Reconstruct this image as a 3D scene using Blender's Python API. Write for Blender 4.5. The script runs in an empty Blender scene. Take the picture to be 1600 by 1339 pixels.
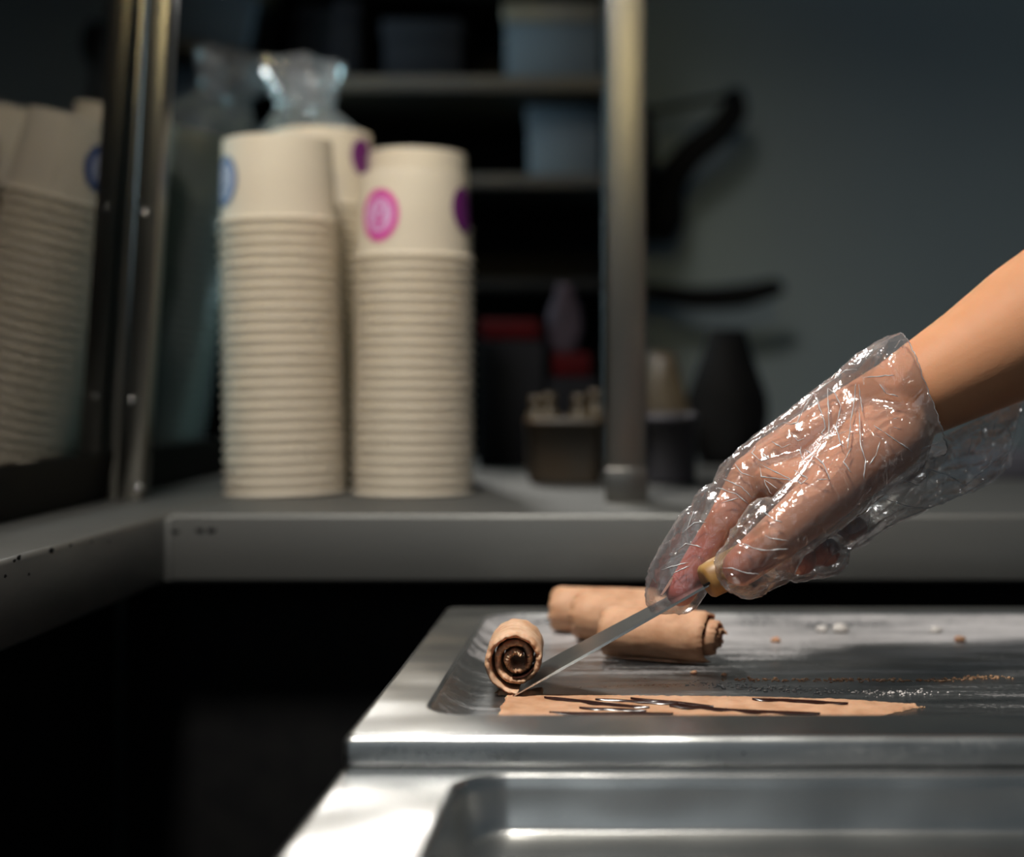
import bpy, bmesh, math, random
import numpy as np
from mathutils import Vector, Matrix, noise

random.seed(7)
S = bpy.context.scene
COL = S.collection
F = 2222.2          # focal length in pixels of the 1600 px wide frame (50 mm on 36 mm)
CZ = 1.05           # camera height
PI = math.pi

def P(px, py, d):
    """a point at real depth d (m) that the camera sees at px, py"""
    return Vector(((px - 980.0) / F * d, d, CZ - (py - 600.0) / F * d))

# ------------------------------------------------------------------ camera
cam = bpy.data.cameras.new('camera')
cam.lens = 50; cam.sensor_width = 36; cam.sensor_fit = 'HORIZONTAL'
cam.shift_x = (800 - 980) / 1600.0
cam.shift_y = -(669.5 - 600) / 1600.0
cam.clip_start = 0.02
cam.dof.use_dof = True
cam.dof.focus_distance = 0.757
cam.dof.aperture_fstop = 3.1
co = bpy.data.objects.new('camera', cam); COL.objects.link(co)
co.location = (0, 0, CZ); co.rotation_euler = (PI / 2, 0, 0)
S.camera = co

# ------------------------------------------------------------------ world and lights
w = bpy.data.worlds.new('world'); S.world = w; w.use_nodes = True
w.node_tree.nodes['Background'].inputs[0].default_value = (0.55, 0.68, 0.78, 1)
w.node_tree.nodes['Background'].inputs[1].default_value = 0.10

def area(name, loc, target, size, power, color, size_y=None, spread=180):
    l = bpy.data.lights.new(name, 'AREA'); l.energy = power; l.color = color
    l.size = size; l.spread = math.radians(spread)
    if size_y: l.shape = 'RECTANGLE'; l.size_y = size_y
    o = bpy.data.objects.new(name, l); COL.objects.link(o)
    o.location = loc
    o.rotation_euler = (Vector(target) - Vector(loc)).to_track_quat('-Z', 'Y').to_euler()
    return o
area('key_lamp', (-0.30, 0.34, 2.25), (-0.10, 0.88, 0.95), 0.20, 9.5, (1.0, 0.95, 0.88), spread=105)
area('back_lamp', (-0.40, 1.93, 1.71), (-0.12, 0.7, 0.9), 0.22, 3.0, (1.0, 0.98, 0.95), 0.2, spread=120)
area('front_daylight', (-0.7, -2.2, 2.2), (0.1, 1.6, 1.1), 1.9, 6.0, (0.88, 0.95, 1.0))
area('warm_lamp', (-0.05, -1.3, 1.95), (-0.24, 1.2, 1.50), 0.4, 0.26, (1.0, 0.80, 0.35), 0.12, spread=24)
area('cool_side_light', (-1.6, 1.75, 1.5), (-0.3, 1.35, 1.1), 0.7, 70, (0.60, 0.86, 1.0))  # soft bluish light from the left, source unseen

S.view_settings.view_transform = 'Standard'
S.view_settings.look = 'None'
S.view_settings.gamma = 1
S.view_settings.use_curve_mapping = False
S.view_settings.exposure = 0.0
S.cycles.use_denoising = True
S.cycles.transparent_max_bounces = 24
S.cycles.max_bounces = 10
S.cycles.caustics_reflective = False
S.cycles.caustics_refractive = False

# ------------------------------------------------------------------ materials
def lin(r, g, b):
    f = lambda c: (c / 255 / 12.92) if c / 255 <= 0.04045 else ((c / 255 + 0.055) / 1.055) ** 2.4
    return (f(r), f(g), f(b), 1)

def mat(name, col, rough=0.5, metal=0.0, spec=0.5, col2=None, nscale=40, stretch=(1, 1, 1), bump=0.0, bscale=None,
        bdist=0.001, detail=4, sss=0.0, coat=0.0, ramp=(0.35, 0.65), rough2=None):
    m = bpy.data.materials.new(name); m.use_nodes = True
    nt = m.node_tree; b = nt.nodes['Principled BSDF']
    b.inputs['Base Color'].default_value = col
    b.inputs['Roughness'].default_value = rough
    b.inputs['Metallic'].default_value = metal
    b.inputs['Specular IOR Level'].default_value = spec
    if sss:
        b.inputs['Subsurface Weight'].default_value = sss
        b.inputs['Subsurface Radius'].default_value = (1.0, 0.35, 0.2)
        b.inputs['Subsurface Scale'].default_value = 0.006
    if coat: b.inputs['Coat Weight'].default_value = coat
    tc = nt.nodes.new('ShaderNodeTexCoord'); mp = nt.nodes.new('ShaderNodeMapping')
    mp.inputs['Scale'].default_value = stretch
    nt.links.new(tc.outputs['Object'], mp.inputs['Vector'])
    if col2 is not None or rough2 is not None:
        n = nt.nodes.new('ShaderNodeTexNoise'); n.inputs['Scale'].default_value = nscale; n.inputs['Detail'].default_value = detail
        nt.links.new(mp.outputs[0], n.inputs['Vector'])
        r = nt.nodes.new('ShaderNodeMapRange'); r.inputs[1].default_value = ramp[0]; r.inputs[2].default_value = ramp[1]
        nt.links.new(n.outputs['Fac'], r.inputs[0])
        if col2 is not None:
            x = nt.nodes.new('ShaderNodeMix'); x.data_type = 'RGBA'
            x.inputs['A'].default_value = col; x.inputs['B'].default_value = col2
            nt.links.new(r.outputs[0], x.inputs['Factor']); nt.links.new(x.outputs['Result'], b.inputs['Base Color'])
        if rough2 is not None:
            q = nt.nodes.new('ShaderNodeMapRange'); q.inputs[3].default_value = rough; q.inputs[4].default_value = rough2
            nt.links.new(r.outputs[0], q.inputs[0]); nt.links.new(q.outputs[0], b.inputs['Roughness'])
    if bump:
        n2 = nt.nodes.new('ShaderNodeTexNoise'); n2.inputs['Scale'].default_value = bscale or nscale; n2.inputs['Detail'].default_value = 5
        nt.links.new(mp.outputs[0], n2.inputs['Vector'])
        bp = nt.nodes.new('ShaderNodeBump'); bp.inputs['Strength'].default_value = bump; bp.inputs['Distance'].default_value = bdist
        nt.links.new(n2.outputs['Fac'], bp.inputs['Height']); nt.links.new(bp.outputs[0], b.inputs['Normal'])
    return m

M = {}
M['wall'] = mat('painted_wall', (0.26, 0.315, 0.325, 1), 0.8, col2=(0.235, 0.285, 0.30, 1), nscale=2)
M['floor'] = mat('floor_tile', (0.03, 0.03, 0.03, 1), 0.6, col2=(0.045, 0.045, 0.045, 1))
M['black'] = mat('black_laminate', (0.004, 0.004, 0.0045, 1), 0.7, spec=0.15, col2=(0.006, 0.006, 0.006, 1))
M['blackplastic'] = mat('black_plastic', (0.004, 0.004, 0.0045, 1), 0.6, spec=0.12, col2=(0.006, 0.006, 0.006, 1))
M['shelfmetal'] = mat('dark_shelf_metal', (0.013, 0.014, 0.013, 1), 0.5, col2=(0.018, 0.018, 0.017, 1))
M['shelfbar'] = mat('shelf_bar', (0.04, 0.036, 0.028, 1), 0.5, col2=(0.06, 0.045, 0.02, 1), nscale=5)
M['aluminium'] = mat('aluminium', (0.19, 0.182, 0.165, 1), 0.34, metal=1, bump=0.05, bscale=60, stretch=(1, 1, 0.02), col2=(0.16, 0.152, 0.138, 1), nscale=60)
M['steel_counter'] = mat('dull_steel', (0.19, 0.19, 0.178, 1), 0.42, metal=0.75, col2=(0.145, 0.145, 0.137, 1), nscale=9, stretch=(0.5, 1, 3), bump=0.05, bscale=200, rough2=0.55)
M['rubber'] = mat('black_rail', (0.006, 0.006, 0.005, 1), 0.6, spec=0.2, col2=(0.009, 0.009, 0.007, 1))
M['paper'] = mat('cream_paper', lin(208, 198, 180), 0.55, spec=0.3, col2=lin(201, 190, 172), nscale=12, bump=0.03, bscale=300)
M['pink'] = mat('pink_ink', lin(205, 40, 150), 0.5, col2=lin(190, 35, 140))
M['lilac'] = mat('lilac_ink', lin(205, 170, 205), 0.5, col2=lin(195, 160, 198))
M['purple'] = mat('purple_ink', lin(105, 30, 105), 0.5, col2=lin(95, 25, 98))
M['blue'] = mat('blue_ink', lin(52, 78, 130), 0.5, col2=lin(46, 70, 120))
M['paleblue'] = mat('pale_blue_ink', lin(165, 165, 185), 0.5, col2=lin(155, 158, 180))
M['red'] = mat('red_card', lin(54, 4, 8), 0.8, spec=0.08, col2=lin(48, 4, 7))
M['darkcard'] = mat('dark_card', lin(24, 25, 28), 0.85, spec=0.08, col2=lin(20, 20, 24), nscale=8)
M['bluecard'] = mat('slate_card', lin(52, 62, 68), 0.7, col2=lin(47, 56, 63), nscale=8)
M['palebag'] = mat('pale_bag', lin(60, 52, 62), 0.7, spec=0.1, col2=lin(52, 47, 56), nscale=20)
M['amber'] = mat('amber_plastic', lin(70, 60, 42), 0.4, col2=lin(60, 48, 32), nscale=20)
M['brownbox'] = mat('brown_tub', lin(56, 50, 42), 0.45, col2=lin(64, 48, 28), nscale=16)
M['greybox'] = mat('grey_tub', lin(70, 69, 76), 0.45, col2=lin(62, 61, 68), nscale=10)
M['icecream'] = mat('chocolate_ice_cream', lin(198, 154, 122), 0.62, spec=0.35, col2=lin(176, 130, 97), nscale=90, bump=0.35, bscale=420, bdist=0.0006, sss=0.25, ramp=(0.4, 0.7))
M['icecream_out'] = mat('frosted_ice_cream', lin(212, 176, 146), 0.6, spec=0.35, col2=lin(190, 146, 112), nscale=110, bump=0.5, bscale=500, bdist=0.0006, sss=0.2)
M['sauce'] = mat('chocolate_sauce', (0.022, 0.008, 0.006, 1), 0.2, spec=0.5, col2=(0.03, 0.011, 0.008, 1))
M['wood'] = mat('bamboo', lin(184, 146, 84), 0.45, col2=lin(132, 94, 48), nscale=60, stretch=(0.06, 1, 1), bump=0.2, bscale=80)
M['blade'] = mat('scraper_steel', (0.62, 0.62, 0.60, 1), 0.2, metal=1, bump=0.06, bscale=90, stretch=(0.03, 1, 1), col2=(0.5, 0.5, 0.49, 1), nscale=40)
M['nail'] = mat('nail', lin(214, 160, 140), 0.3, col2=lin(208, 150, 130))
M['frostbit'] = mat('frost_bit', lin(205, 200, 196), 0.6, col2=lin(190, 184, 178))

def steel_pan(name, frost):
    m = bpy.data.materials.new(name); m.use_nodes = True; nt = m.node_tree; b = nt.nodes['Principled BSDF']
    L = nt.links.new
    tc = nt.nodes.new('ShaderNodeTexCoord')
    b.inputs['Metallic'].default_value = 1; b.inputs['Base Color'].default_value = (0.55, 0.55, 0.53, 1)
    # slow ripple in the pressed sheet + brushing
    n1 = nt.nodes.new('ShaderNodeTexNoise'); n1.inputs['Scale'].default_value = 14; n1.inputs['Detail'].default_value = 1
    mp = nt.nodes.new('ShaderNodeMapping'); mp.inputs['Scale'].default_value = (1, 40, 40)
    n2 = nt.nodes.new('ShaderNodeTexNoise'); n2.inputs['Scale'].default_value = 30; n2.inputs['Detail'].default_value = 3
    L(tc.outputs['Object'], n1.inputs['Vector']); L(tc.outputs['Object'], mp.inputs['Vector']); L(mp.outputs[0], n2.inputs['Vector'])
    b1 = nt.nodes.new('ShaderNodeBump'); b1.inputs['Strength'].default_value = 0.35; b1.inputs['Distance'].default_value = 0.014
    b2 = nt.nodes.new('ShaderNodeBump'); b2.inputs['Strength'].default_value = 0.06; b2.inputs['Distance'].default_value = 0.0004
    L(n1.outputs['Fac'], b1.inputs['Height']); L(n2.outputs['Fac'], b2.inputs['Height']); L(b1.outputs[0], b2.inputs['Normal'])
    L(b2.outputs[0], b.inputs['Normal'])
    b.inputs['Roughness'].default_value = 0.27
    if frost:
        out = nt.nodes['Material Output']
        d = nt.nodes.new('ShaderNodeBsdfPrincipled'); d.inputs['Roughness'].default_value = 0.75
        d.inputs['Base Color'].default_value = (0.5, 0.48, 0.48, 1)
        # streaky frost: scraped away in bands that run along x
        mq = nt.nodes.new('ShaderNodeMapping'); mq.inputs['Scale'].default_value = (4, 30, 30)
        n3 = nt.nodes.new('ShaderNodeTexNoise'); n3.inputs['Scale'].default_value = 2.2; n3.inputs['Detail'].default_value = 8; n3.inputs['Roughness'].default_value = 0.68
        L(tc.outputs['Object'], mq.inputs['Vector']); L(mq.outputs[0], n3.inputs['Vector'])
        n4 = nt.nodes.new('ShaderNodeTexNoise'); n4.inputs['Scale'].default_value = 500; n4.inputs['Detail'].default_value = 2
        L(tc.outputs['Object'], n4.inputs['Vector'])
        ad = nt.nodes.new('ShaderNodeMath'); ad.operation = 'MULTIPLY_ADD'; ad.inputs[1].default_value = 0.35
        L(n4.outputs['Fac'], ad.inputs[0]); L(n3.outputs['Fac'], ad.inputs[2])
        # more frost towards the unscraped far side of the pan
        sp = nt.nodes.new('ShaderNodeSeparateXYZ'); L(tc.outputs['Object'], sp.inputs[0])
        yr = nt.nodes.new('ShaderNodeMapRange'); yr.inputs[1].default_value = 0.80; yr.inputs[2].default_value = 0.93
        yr.inputs[3].default_value = 0.0; yr.inputs[4].default_value = 0.32
        L(sp.outputs[1], yr.inputs[0])
        a2 = nt.nodes.new('ShaderNodeMath'); L(ad.outputs[0], a2.inputs[0]); L(yr.outputs[0], a2.inputs[1])
        zr = nt.nodes.new('ShaderNodeMapRange'); zr.inputs[1].default_value = 0.8925; zr.inputs[2].default_value = 0.8942
        zr.inputs[3].default_value = 1; zr.inputs[4].default_value = 0; L(sp.outputs[2], zr.inputs[0])
        r = nt.nodes.new('ShaderNodeMapRange'); r.inputs[1].default_value = 0.75; r.inputs[2].default_value = 1.05; r.inputs[4].default_value = 0.75
        L(a2.outputs[0], r.inputs[0])
        mu = nt.nodes.new('ShaderNodeMath'); mu.operation = 'MULTIPLY'; L(r.outputs[0], mu.inputs[0]); L(zr.outputs[0], mu.inputs[1])
        ms = nt.nodes.new('ShaderNodeMixShader'); L(mu.outputs[0], ms.inputs[0]); L(b.outputs[0], ms.inputs[1]); L(d.outputs[0], ms.inputs[2])
        L(ms.outputs[0], out.inputs[0])
        rr = nt.nodes.new('ShaderNodeMapRange'); rr.inputs[1].default_value = 0.5; rr.inputs[2].default_value = 0.8; rr.inputs[3].default_value = 0.0; rr.inputs[4].default_value = 0.18
        L(ad.outputs[0], rr.inputs[0])
        rz = nt.nodes.new('ShaderNodeMath'); rz.operation = 'MULTIPLY_ADD'; L(rr.outputs[0], rz.inputs[0]); L(zr.outputs[0], rz.inputs[1]); rz.inputs[2].default_value = 0.27
        L(rz.outputs[0], b.inputs['Roughness'])
        cx = nt.nodes.new('ShaderNodeMix'); cx.data_type = 'RGBA'; cx.inputs['A'].default_value = (0.55, 0.55, 0.53, 1); cx.inputs['B'].default_value = (0.33, 0.34, 0.34, 1)
        L(zr.outputs[0], cx.inputs['Factor']); L(cx.outputs['Result'], b.inputs['Base Color'])
    return m
M['pan_frost'] = steel_pan('frosted_pan_steel', True)
M['pan'] = steel_pan('pan_steel', False)

def film(name, tint, haze, ior, rough=0.06, bump=0.0, bscale=200, bdist=0.001, edge=0.0, fmax=1.0, dots=0.0, folds=()):
    """thin clear sheet: see-through, glossy, and hazier where it is seen edge-on (a longer way through the film)"""
    m = bpy.data.materials.new(name); m.use_nodes = True; nt = m.node_tree; L = nt.links.new
    nt.nodes.remove(nt.nodes['Principled BSDF']); out = nt.nodes['Material Output']
    tr = nt.nodes.new('ShaderNodeBsdfTransparent'); tr.inputs[0].default_value = tint
    df = nt.nodes.new('ShaderNodeBsdfDiffuse'); df.inputs[0].default_value = (0.85, 0.85, 0.87, 1)
    tl = nt.nodes.new('ShaderNodeBsdfTranslucent'); tl.inputs[0].default_value = (0.85, 0.85, 0.87, 1)
    m0 = nt.nodes.new('ShaderNodeMixShader'); m0.inputs[0].default_value = 0.5; L(df.outputs[0], m0.inputs[1]); L(tl.outputs[0], m0.inputs[2])
    gl = nt.nodes.new('ShaderNodeBsdfGlossy'); gl.inputs['Roughness'].default_value = rough
    fr = nt.nodes.new('ShaderNodeFresnel'); fr.inputs['IOR'].default_value = ior
    mn = nt.nodes.new('ShaderNodeMath'); mn.operation = 'MINIMUM'; mn.inputs[1].default_value = fmax; L(fr.outputs[0], mn.inputs[0])
    lw = nt.nodes.new('ShaderNodeLayerWeight'); lw.inputs[0].default_value = 0.5
    pw_ = nt.nodes.new('ShaderNodeMath'); pw_.operation = 'POWER'; pw_.inputs[1].default_value = 3.0; L(lw.outputs['Facing'], pw_.inputs[0])
    ma = nt.nodes.new('ShaderNodeMath'); ma.operation = 'MULTIPLY_ADD'; ma.inputs[1].default_value = edge; ma.inputs[2].default_value = haze; L(pw_.outputs[0], ma.inputs[0])
    hz = ma
    lines = []
    for (fs, fw, fa, lo, hi) in folds:
        tcf = nt.nodes.new('ShaderNodeTexCoord'); nd = nt.nodes.new('ShaderNodeTexNoise'); nd.inputs['Scale'].default_value = fs * 0.9; nd.inputs['Detail'].default_value = 2
        L(tcf.outputs['Object'], nd.inputs['Vector'])
        vs_ = nt.nodes.new('ShaderNodeVectorMath'); vs_.operation = 'MULTIPLY_ADD'; vs_.inputs[1].default_value = (0.3 / fs,) * 3
        L(nd.outputs['Color'], vs_.inputs[0]); L(tcf.outputs['Object'], vs_.inputs[2])
        mpf = nt.nodes.new('ShaderNodeMapping'); mpf.inputs['Rotation'].default_value = (0.3, 0.7, 0.2); mpf.inputs['Scale'].default_value = (1.0, 1.0, 0.55); L(vs_.outputs[0], mpf.inputs['Vector'])
        vf = nt.nodes.new('ShaderNodeTexVoronoi'); vf.feature = 'DISTANCE_TO_EDGE'; vf.inputs['Scale'].default_value = fs; L(mpf.outputs[0], vf.inputs['Vector'])
        mr = nt.nodes.new('ShaderNodeMapRange'); mr.inputs[1].default_value = 0.0; mr.inputs[2].default_value = fw; mr.inputs[3].default_value = 1.0; mr.inputs[4].default_value = 0.0
        L(vf.outputs['Distance'], mr.inputs[0])
        nm = nt.nodes.new('ShaderNodeTexNoise'); nm.inputs['Scale'].default_value = fs * 0.8; L(tcf.outputs['Object'], nm.inputs['Vector'])
        mk = nt.nodes.new('ShaderNodeMapRange'); mk.inputs[1].default_value = lo; mk.inputs[2].default_value = hi; L(nm.outputs['Fac'], mk.inputs[0])
        pr_ = nt.nodes.new('ShaderNodeMath'); pr_.operation = 'MULTIPLY'; L(mr.outputs[0], pr_.inputs[0]); L(mk.outputs[0], pr_.inputs[1])
        h2 = nt.nodes.new('ShaderNodeMath'); h2.operation = 'MULTIPLY_ADD'; h2.inputs[1].default_value = fa; L(pr_.outputs[0], h2.inputs[0]); L(hz.outputs[0], h2.inputs[2]); hz = h2
        lines.append(pr_)
    m1 = nt.nodes.new('ShaderNodeMixShader'); L(hz.outputs[0], m1.inputs[0])
    m2 = nt.nodes.new('ShaderNodeMixShader')
    L(tr.outputs[0], m1.inputs[1]); L(m0.outputs[0], m1.inputs[2])
    L(mn.outputs[0], m2.inputs[0]); L(m1.outputs[0], m2.inputs[1]); L(gl.outputs[0], m2.inputs[2]); L(m2.outputs[0], out.inputs[0])
    if bump:
        tc = nt.nodes.new('ShaderNodeTexCoord')
        n = nt.nodes.new('ShaderNodeTexNoise'); n.inputs['Scale'].default_value = bscale; n.inputs['Detail'].default_value = 4
        bp = nt.nodes.new('ShaderNodeBump'); bp.inputs['Strength'].default_value = bump; bp.inputs['Distance'].default_value = bdist
        L(tc.outputs['Object'], n.inputs['Vector']); L(n.outputs['Fac'], bp.inputs['Height'])
        last = bp
        if dots:
            vo = nt.nodes.new('ShaderNodeTexVoronoi'); vo.inputs['Scale'].default_value = dots; vo.inputs['Randomness'].default_value = 0.15
            L(tc.outputs['Object'], vo.inputs['Vector'])
            b3 = nt.nodes.new('ShaderNodeBump'); b3.inputs['Strength'].default_value = 0.25; b3.inputs['Distance'].default_value = 0.0003
            L(vo.outputs['Distance'], b3.inputs['Height']); L(bp.outputs[0], b3.inputs['Normal']); last = b3
        for pr_ in lines:
            b4 = nt.nodes.new('ShaderNodeBump'); b4.inputs['Strength'].default_value = 0.8; b4.inputs['Distance'].default_value = 0.0012
            L(pr_.outputs[0], b4.inputs['Height']); L(last.outputs[0], b4.inputs['Normal']); last = b4
        L(last.outputs[0], gl.inputs['Normal'])
    return m
M['glass'] = film('case_glass', (0.55, 0.58, 0.56, 1), 0.0, 2.7, 0.01)
M['glove'] = film('glove_film', (0.985, 0.985, 0.985, 1), 0.10, 2.1, 0.12, 0.22, 220, 0.0006, edge=0.30, fmax=0.5, dots=900, folds=((150, 0.05, 0.16, 0.50, 0.60),))
M['seam'] = film('glove_seam', (0.9, 0.9, 0.9, 1), 0.40, 1.6, 0.15)
M['crease_glint'] = film('fold_glint_film', (0.95, 0.95, 0.95, 1), 0.95, 1.8, 0.25)  # hazy white film: the shine of the folds is put into its colour
M['sleeve'] = film('blue_sleeve_film', (0.80, 0.90, 0.92, 1), 0.20, 1.6, 0.12, 0.5, 60, 0.004, edge=0.3, fmax=0.6)

# skin: tan forearm, redder towards the cold finger tips (attribute 'flush')
def skin_mat():
    m = mat('skin', lin(196, 138, 100), 0.58, spec=0.25, sss=0.35, bump=0.25, bscale=700, bdist=0.0004)
    nt = m.node_tree; b = nt.nodes['Principled BSDF']; L = nt.links.new
    at = nt.nodes.new('ShaderNodeAttribute'); at.attribute_name = 'flush'
    n = nt.nodes.new('ShaderNodeTexNoise'); n.inputs['Scale'].default_value = 45
    tc = nt.nodes.new('ShaderNodeTexCoord'); L(tc.outputs['Object'], n.inputs['Vector'])
    x0 = nt.nodes.new('ShaderNodeMix'); x0.data_type = 'RGBA'
    x0.inputs['A'].default_value = lin(192, 134, 96); x0.inputs['B'].default_value = lin(208, 152, 114); L(n.outputs['Fac'], x0.inputs['Factor'])
    x = nt.nodes.new('ShaderNodeMix'); x.data_type = 'RGBA'
    x.inputs['B'].default_value = lin(206, 98, 84)
    L(at.outputs['Fac'], x.inputs['Factor']); L(x0.outputs['Result'], x.inputs['A']); L(x.outputs['Result'], b.inputs['Base Color'])
    return m
M['skin'] = skin_mat()

# ------------------------------------------------------------------ mesh helpers
def link(name, me, m, parent=None, smooth=True):
    if isinstance(me, bmesh.types.BMesh):
        bm = me; me = bpy.data.meshes.new(name); bm.normal_update(); bm.to_mesh(me); bm.free()
    if m is not None and not me.materials: me.materials.append(m)
    if smooth: me.polygons.foreach_set('use_smooth', [True] * len(me.polygons))
    o = bpy.data.objects.new(name, me); COL.objects.link(o)
    if parent: o.parent = parent
    return o
def tag(o, label=None, cat=None, group=None, kind=None):
    if label: o['label'] = label
    if cat: o['category'] = cat
    if group: o['group'] = group
    if kind: o['kind'] = kind
    return o
def empty(name, loc=(0, 0, 0)):
    o = bpy.data.objects.new(name, None); COL.objects.link(o); o.location = loc; o.empty_display_size = 0.02
    return o
def box(bm, x0, x1, y0, y1, z0, z1, bev=0.0, seg=2):
    vs = [bm.verts.new(v) for v in ((x0, y0, z0), (x1, y0, z0), (x1, y1, z0), (x0, y1, z0), (x0, y0, z1), (x1, y0, z1), (x1, y1, z1), (x0, y1, z1))]
    fs = [bm.faces.new([vs[i] for i in f]) for f in ((3, 2, 1, 0), (4, 5, 6, 7), (0, 1, 5, 4), (1, 2, 6, 5), (2, 3, 7, 6), (3, 0, 4, 7))]
    if bev:
        es = list({e for f in fs for e in f.edges})
        bmesh.ops.bevel(bm, geom=es, offset=bev, segments=seg, affect='EDGES', profile=0.5)
    return bm
def bx(x0, x1, y0, y1, z0, z1, bev=0.0, seg=2):
    return box(bmesh.new(), x0, x1, y0, y1, z0, z1, bev, seg)
def lathe(prof, n=48):
    bm = bmesh.new(); rings = []
    for r, z in prof:
        if r < 1e-6: rings.append([bm.verts.new((0, 0, z))])
        else: rings.append([bm.verts.new((r * math.cos(2 * PI * k / n), r * math.sin(2 * PI * k / n), z)) for k in range(n)])
    for a, b in zip(rings, rings[1:]):
        for k in range(n):
            q = [a[k % len(a)], a[(k + 1) % len(a)], b[(k + 1) % len(b)], b[k % len(b)]]
            q = list(dict.fromkeys(q))
            if len(q) > 2: bm.faces.new(q)
    bmesh.ops.recalc_face_normals(bm, faces=bm.faces)
    return bm
def tube(pts, r, n=8, cap=True, bm=None):
    """round tube along pts; r a number or one radius per point"""
    bm = bm or bmesh.new(); rings = []; up = None
    rs = r if isinstance(r, (list, tuple)) else [r] * len(pts)
    pts = [Vector(p) for p in pts]
    for i, p in enumerate(pts):
        t = (pts[min(i + 1, len(pts) - 1)] - pts[max(i - 1, 0)]).normalized()
        if up is None:
            up = t.cross(Vector((0, 1, 0))); up = up if up.length > 0.1 else t.cross(Vector((1, 0, 0)))
        up = (up - t * up.dot(t)).normalized(); s = t.cross(up)
        rings.append([bm.verts.new(p + (up * math.cos(2 * PI * k / n) + s * math.sin(2 * PI * k / n)) * rs[i]) for k in range(n)])
    for a, b in zip(rings, rings[1:]):
        for k in range(n): bm.faces.new((a[k], a[(k + 1) % n], b[(k + 1) % n], b[k]))
    if cap: bm.faces.new(rings[0][::-1]); bm.faces.new(rings[-1])
    bmesh.ops.recalc_face_normals(bm, faces=bm.faces)
    return bm
def catmull(pts, n=8):
    pts = [Vector(p) for p in pts]; out = []
    for i in range(len(pts) - 1):
        p0, p1, p2, p3 = pts[max(i - 1, 0)], pts[i], pts[i + 1], pts[min(i + 2, len(pts) - 1)]
        for k in range(n):
            t = k / n
            out.append(0.5 * ((2 * p1) + (p2 - p0) * t + (2 * p0 - 5 * p1 + 4 * p2 - p3) * t * t + (3 * p1 - p0 - 3 * p2 + p3) * t ** 3))
    out.append(pts[-1]); return out

# ------------------------------------------------------------------ the room
tag(link('floor', bx(-3, 3, -3, 2.7, -0.05, 0), M['floor'], smooth=False), 'dark floor under the counters', kind='structure')
tag(link('wall_back', bx(-3, 3, 2.6, 2.7, 0, 2.8), M['wall'], smooth=False), 'plain slate grey back wall', kind='structure')
tag(link('wall_left', bx(-3.1, -3, -3, 2.7, 0, 2.8), M['wall'], smooth=False), 'slate grey side wall', kind='structure')

# ------------------------------------------------------------------ worktop (L shape) and the black base under it
CT = CZ - 0.0968; CB = CT - 0.0515; XI = -0.344; YF = 1.06
wt = empty('worktop', (XI, YF, CB))
tag(wt, 'dull steel L-shaped worktop running behind and left of the pans', 'worktop')
def child(o, parent):
    o.parent = parent; o.matrix_parent_inverse = Matrix.Translation(parent.location).inverted(); return o
child(link('back_slab', bx(XI + 0.0005, 1.3, YF, 1.85, CB, CT, 0.0035, 3), M['steel_counter']), wt)
child(link('side_slab', bx(-0.85, XI, -0.1, 1.85, CB, CT, 0.0035, 3), M['steel_counter']), wt)
child(link('corner_seam', bx(XI - 0.001, XI + 0.0045, YF - 0.0022, YF + 0.004, CB + 0.001, CT - 0.0035, 0.001), M['steel_counter']), wt)
def chip(p, nx, r):
    bm_ = bmesh.new(); bmesh.ops.create_icosphere(bm_, subdivisions=2, radius=r)
    for v in bm_.verts:
        k = 1 + 0.5 * noise.noise(v.co * (1.5 / r) + p * 90)
        v.co = Vector((v.co.x * (0.12 if nx else 1.5) * k, v.co.y * (1.5 if nx else 0.12) * k, v.co.z * k * 0.8)) + p
    child(link('chip', bm_, M['black']), wt)
for (cx_, cy_, r_) in ((80, 860, .0022), (29, 871, .0018), (22, 876, .0012), (45, 897, .0011), (110, 852, .0012), (143, 846, .0010), (170, 846, .0011), (8, 900, .0012)):
    d_ = -XI * F / (980 - cx_); chip(Vector((XI + 0.0002, d_, CZ - (cy_ - 600) / F * d_)), True, r_)
for (cx_, cy_, r_) in ((274, 831, .0030), (312, 829, .0032), (330, 829, .0034)):
    p_ = P(cx_, cy_, YF - 0.0002); chip(p_, False, r_ * 0.7)
base = tag(empty('base_cabinet', (0, YF + 0.05, 0)), 'black cabinet front below the steel worktop', 'cabinet')
child(link('back_panel', bx(XI - 0.05, 1.3, YF + 0.06, YF + 0.10, 0, CB), M['black'], smooth=False), base)
child(link('side_panel', bx(XI - 0.10, XI - 0.06, -0.1, YF + 0.06, 0, CB), M['black'], smooth=False), base)

# ------------------------------------------------------------------ glass display case on the worktop
case = tag(empty('display_case', (-0.42, 1.195, CT)), 'metal-framed glass display case with posts standing on the worktop', 'display case')
TILT = 0.105
PX0 = -0.432
def pane_x(z): return PX0 + TILT * (z - CT)
ZT = CT + 0.62
bm = bmesh.new()
def slab_quad(bm, a, b, c, d, off):
    vs = [bm.verts.new(v) for v in (a, b, c, d)] + [bm.verts.new(Vector(v) + Vector(off)) for v in (a, b, c, d)]
    for f in ((0, 1, 2, 3), (7, 6, 5, 4), (0, 4, 5, 1), (1, 5, 6, 2), (2, 6, 7, 3), (3, 7, 4, 0)): bm.faces.new([vs[i] for i in f])
    bmesh.ops.recalc_face_normals(bm, faces=bm.faces); return bm
zb = CT + 0.040
slab_quad(bm, (pane_x(zb), 0.25, zb), (pane_x(zb), 1.80, zb), (pane_x(ZT), 1.80, ZT), (pane_x(ZT), 0.25, ZT), (-0.005, 0, 0.0005))
child(link('glass_pane', bm, M['glass'], smooth=False), case)
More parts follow.
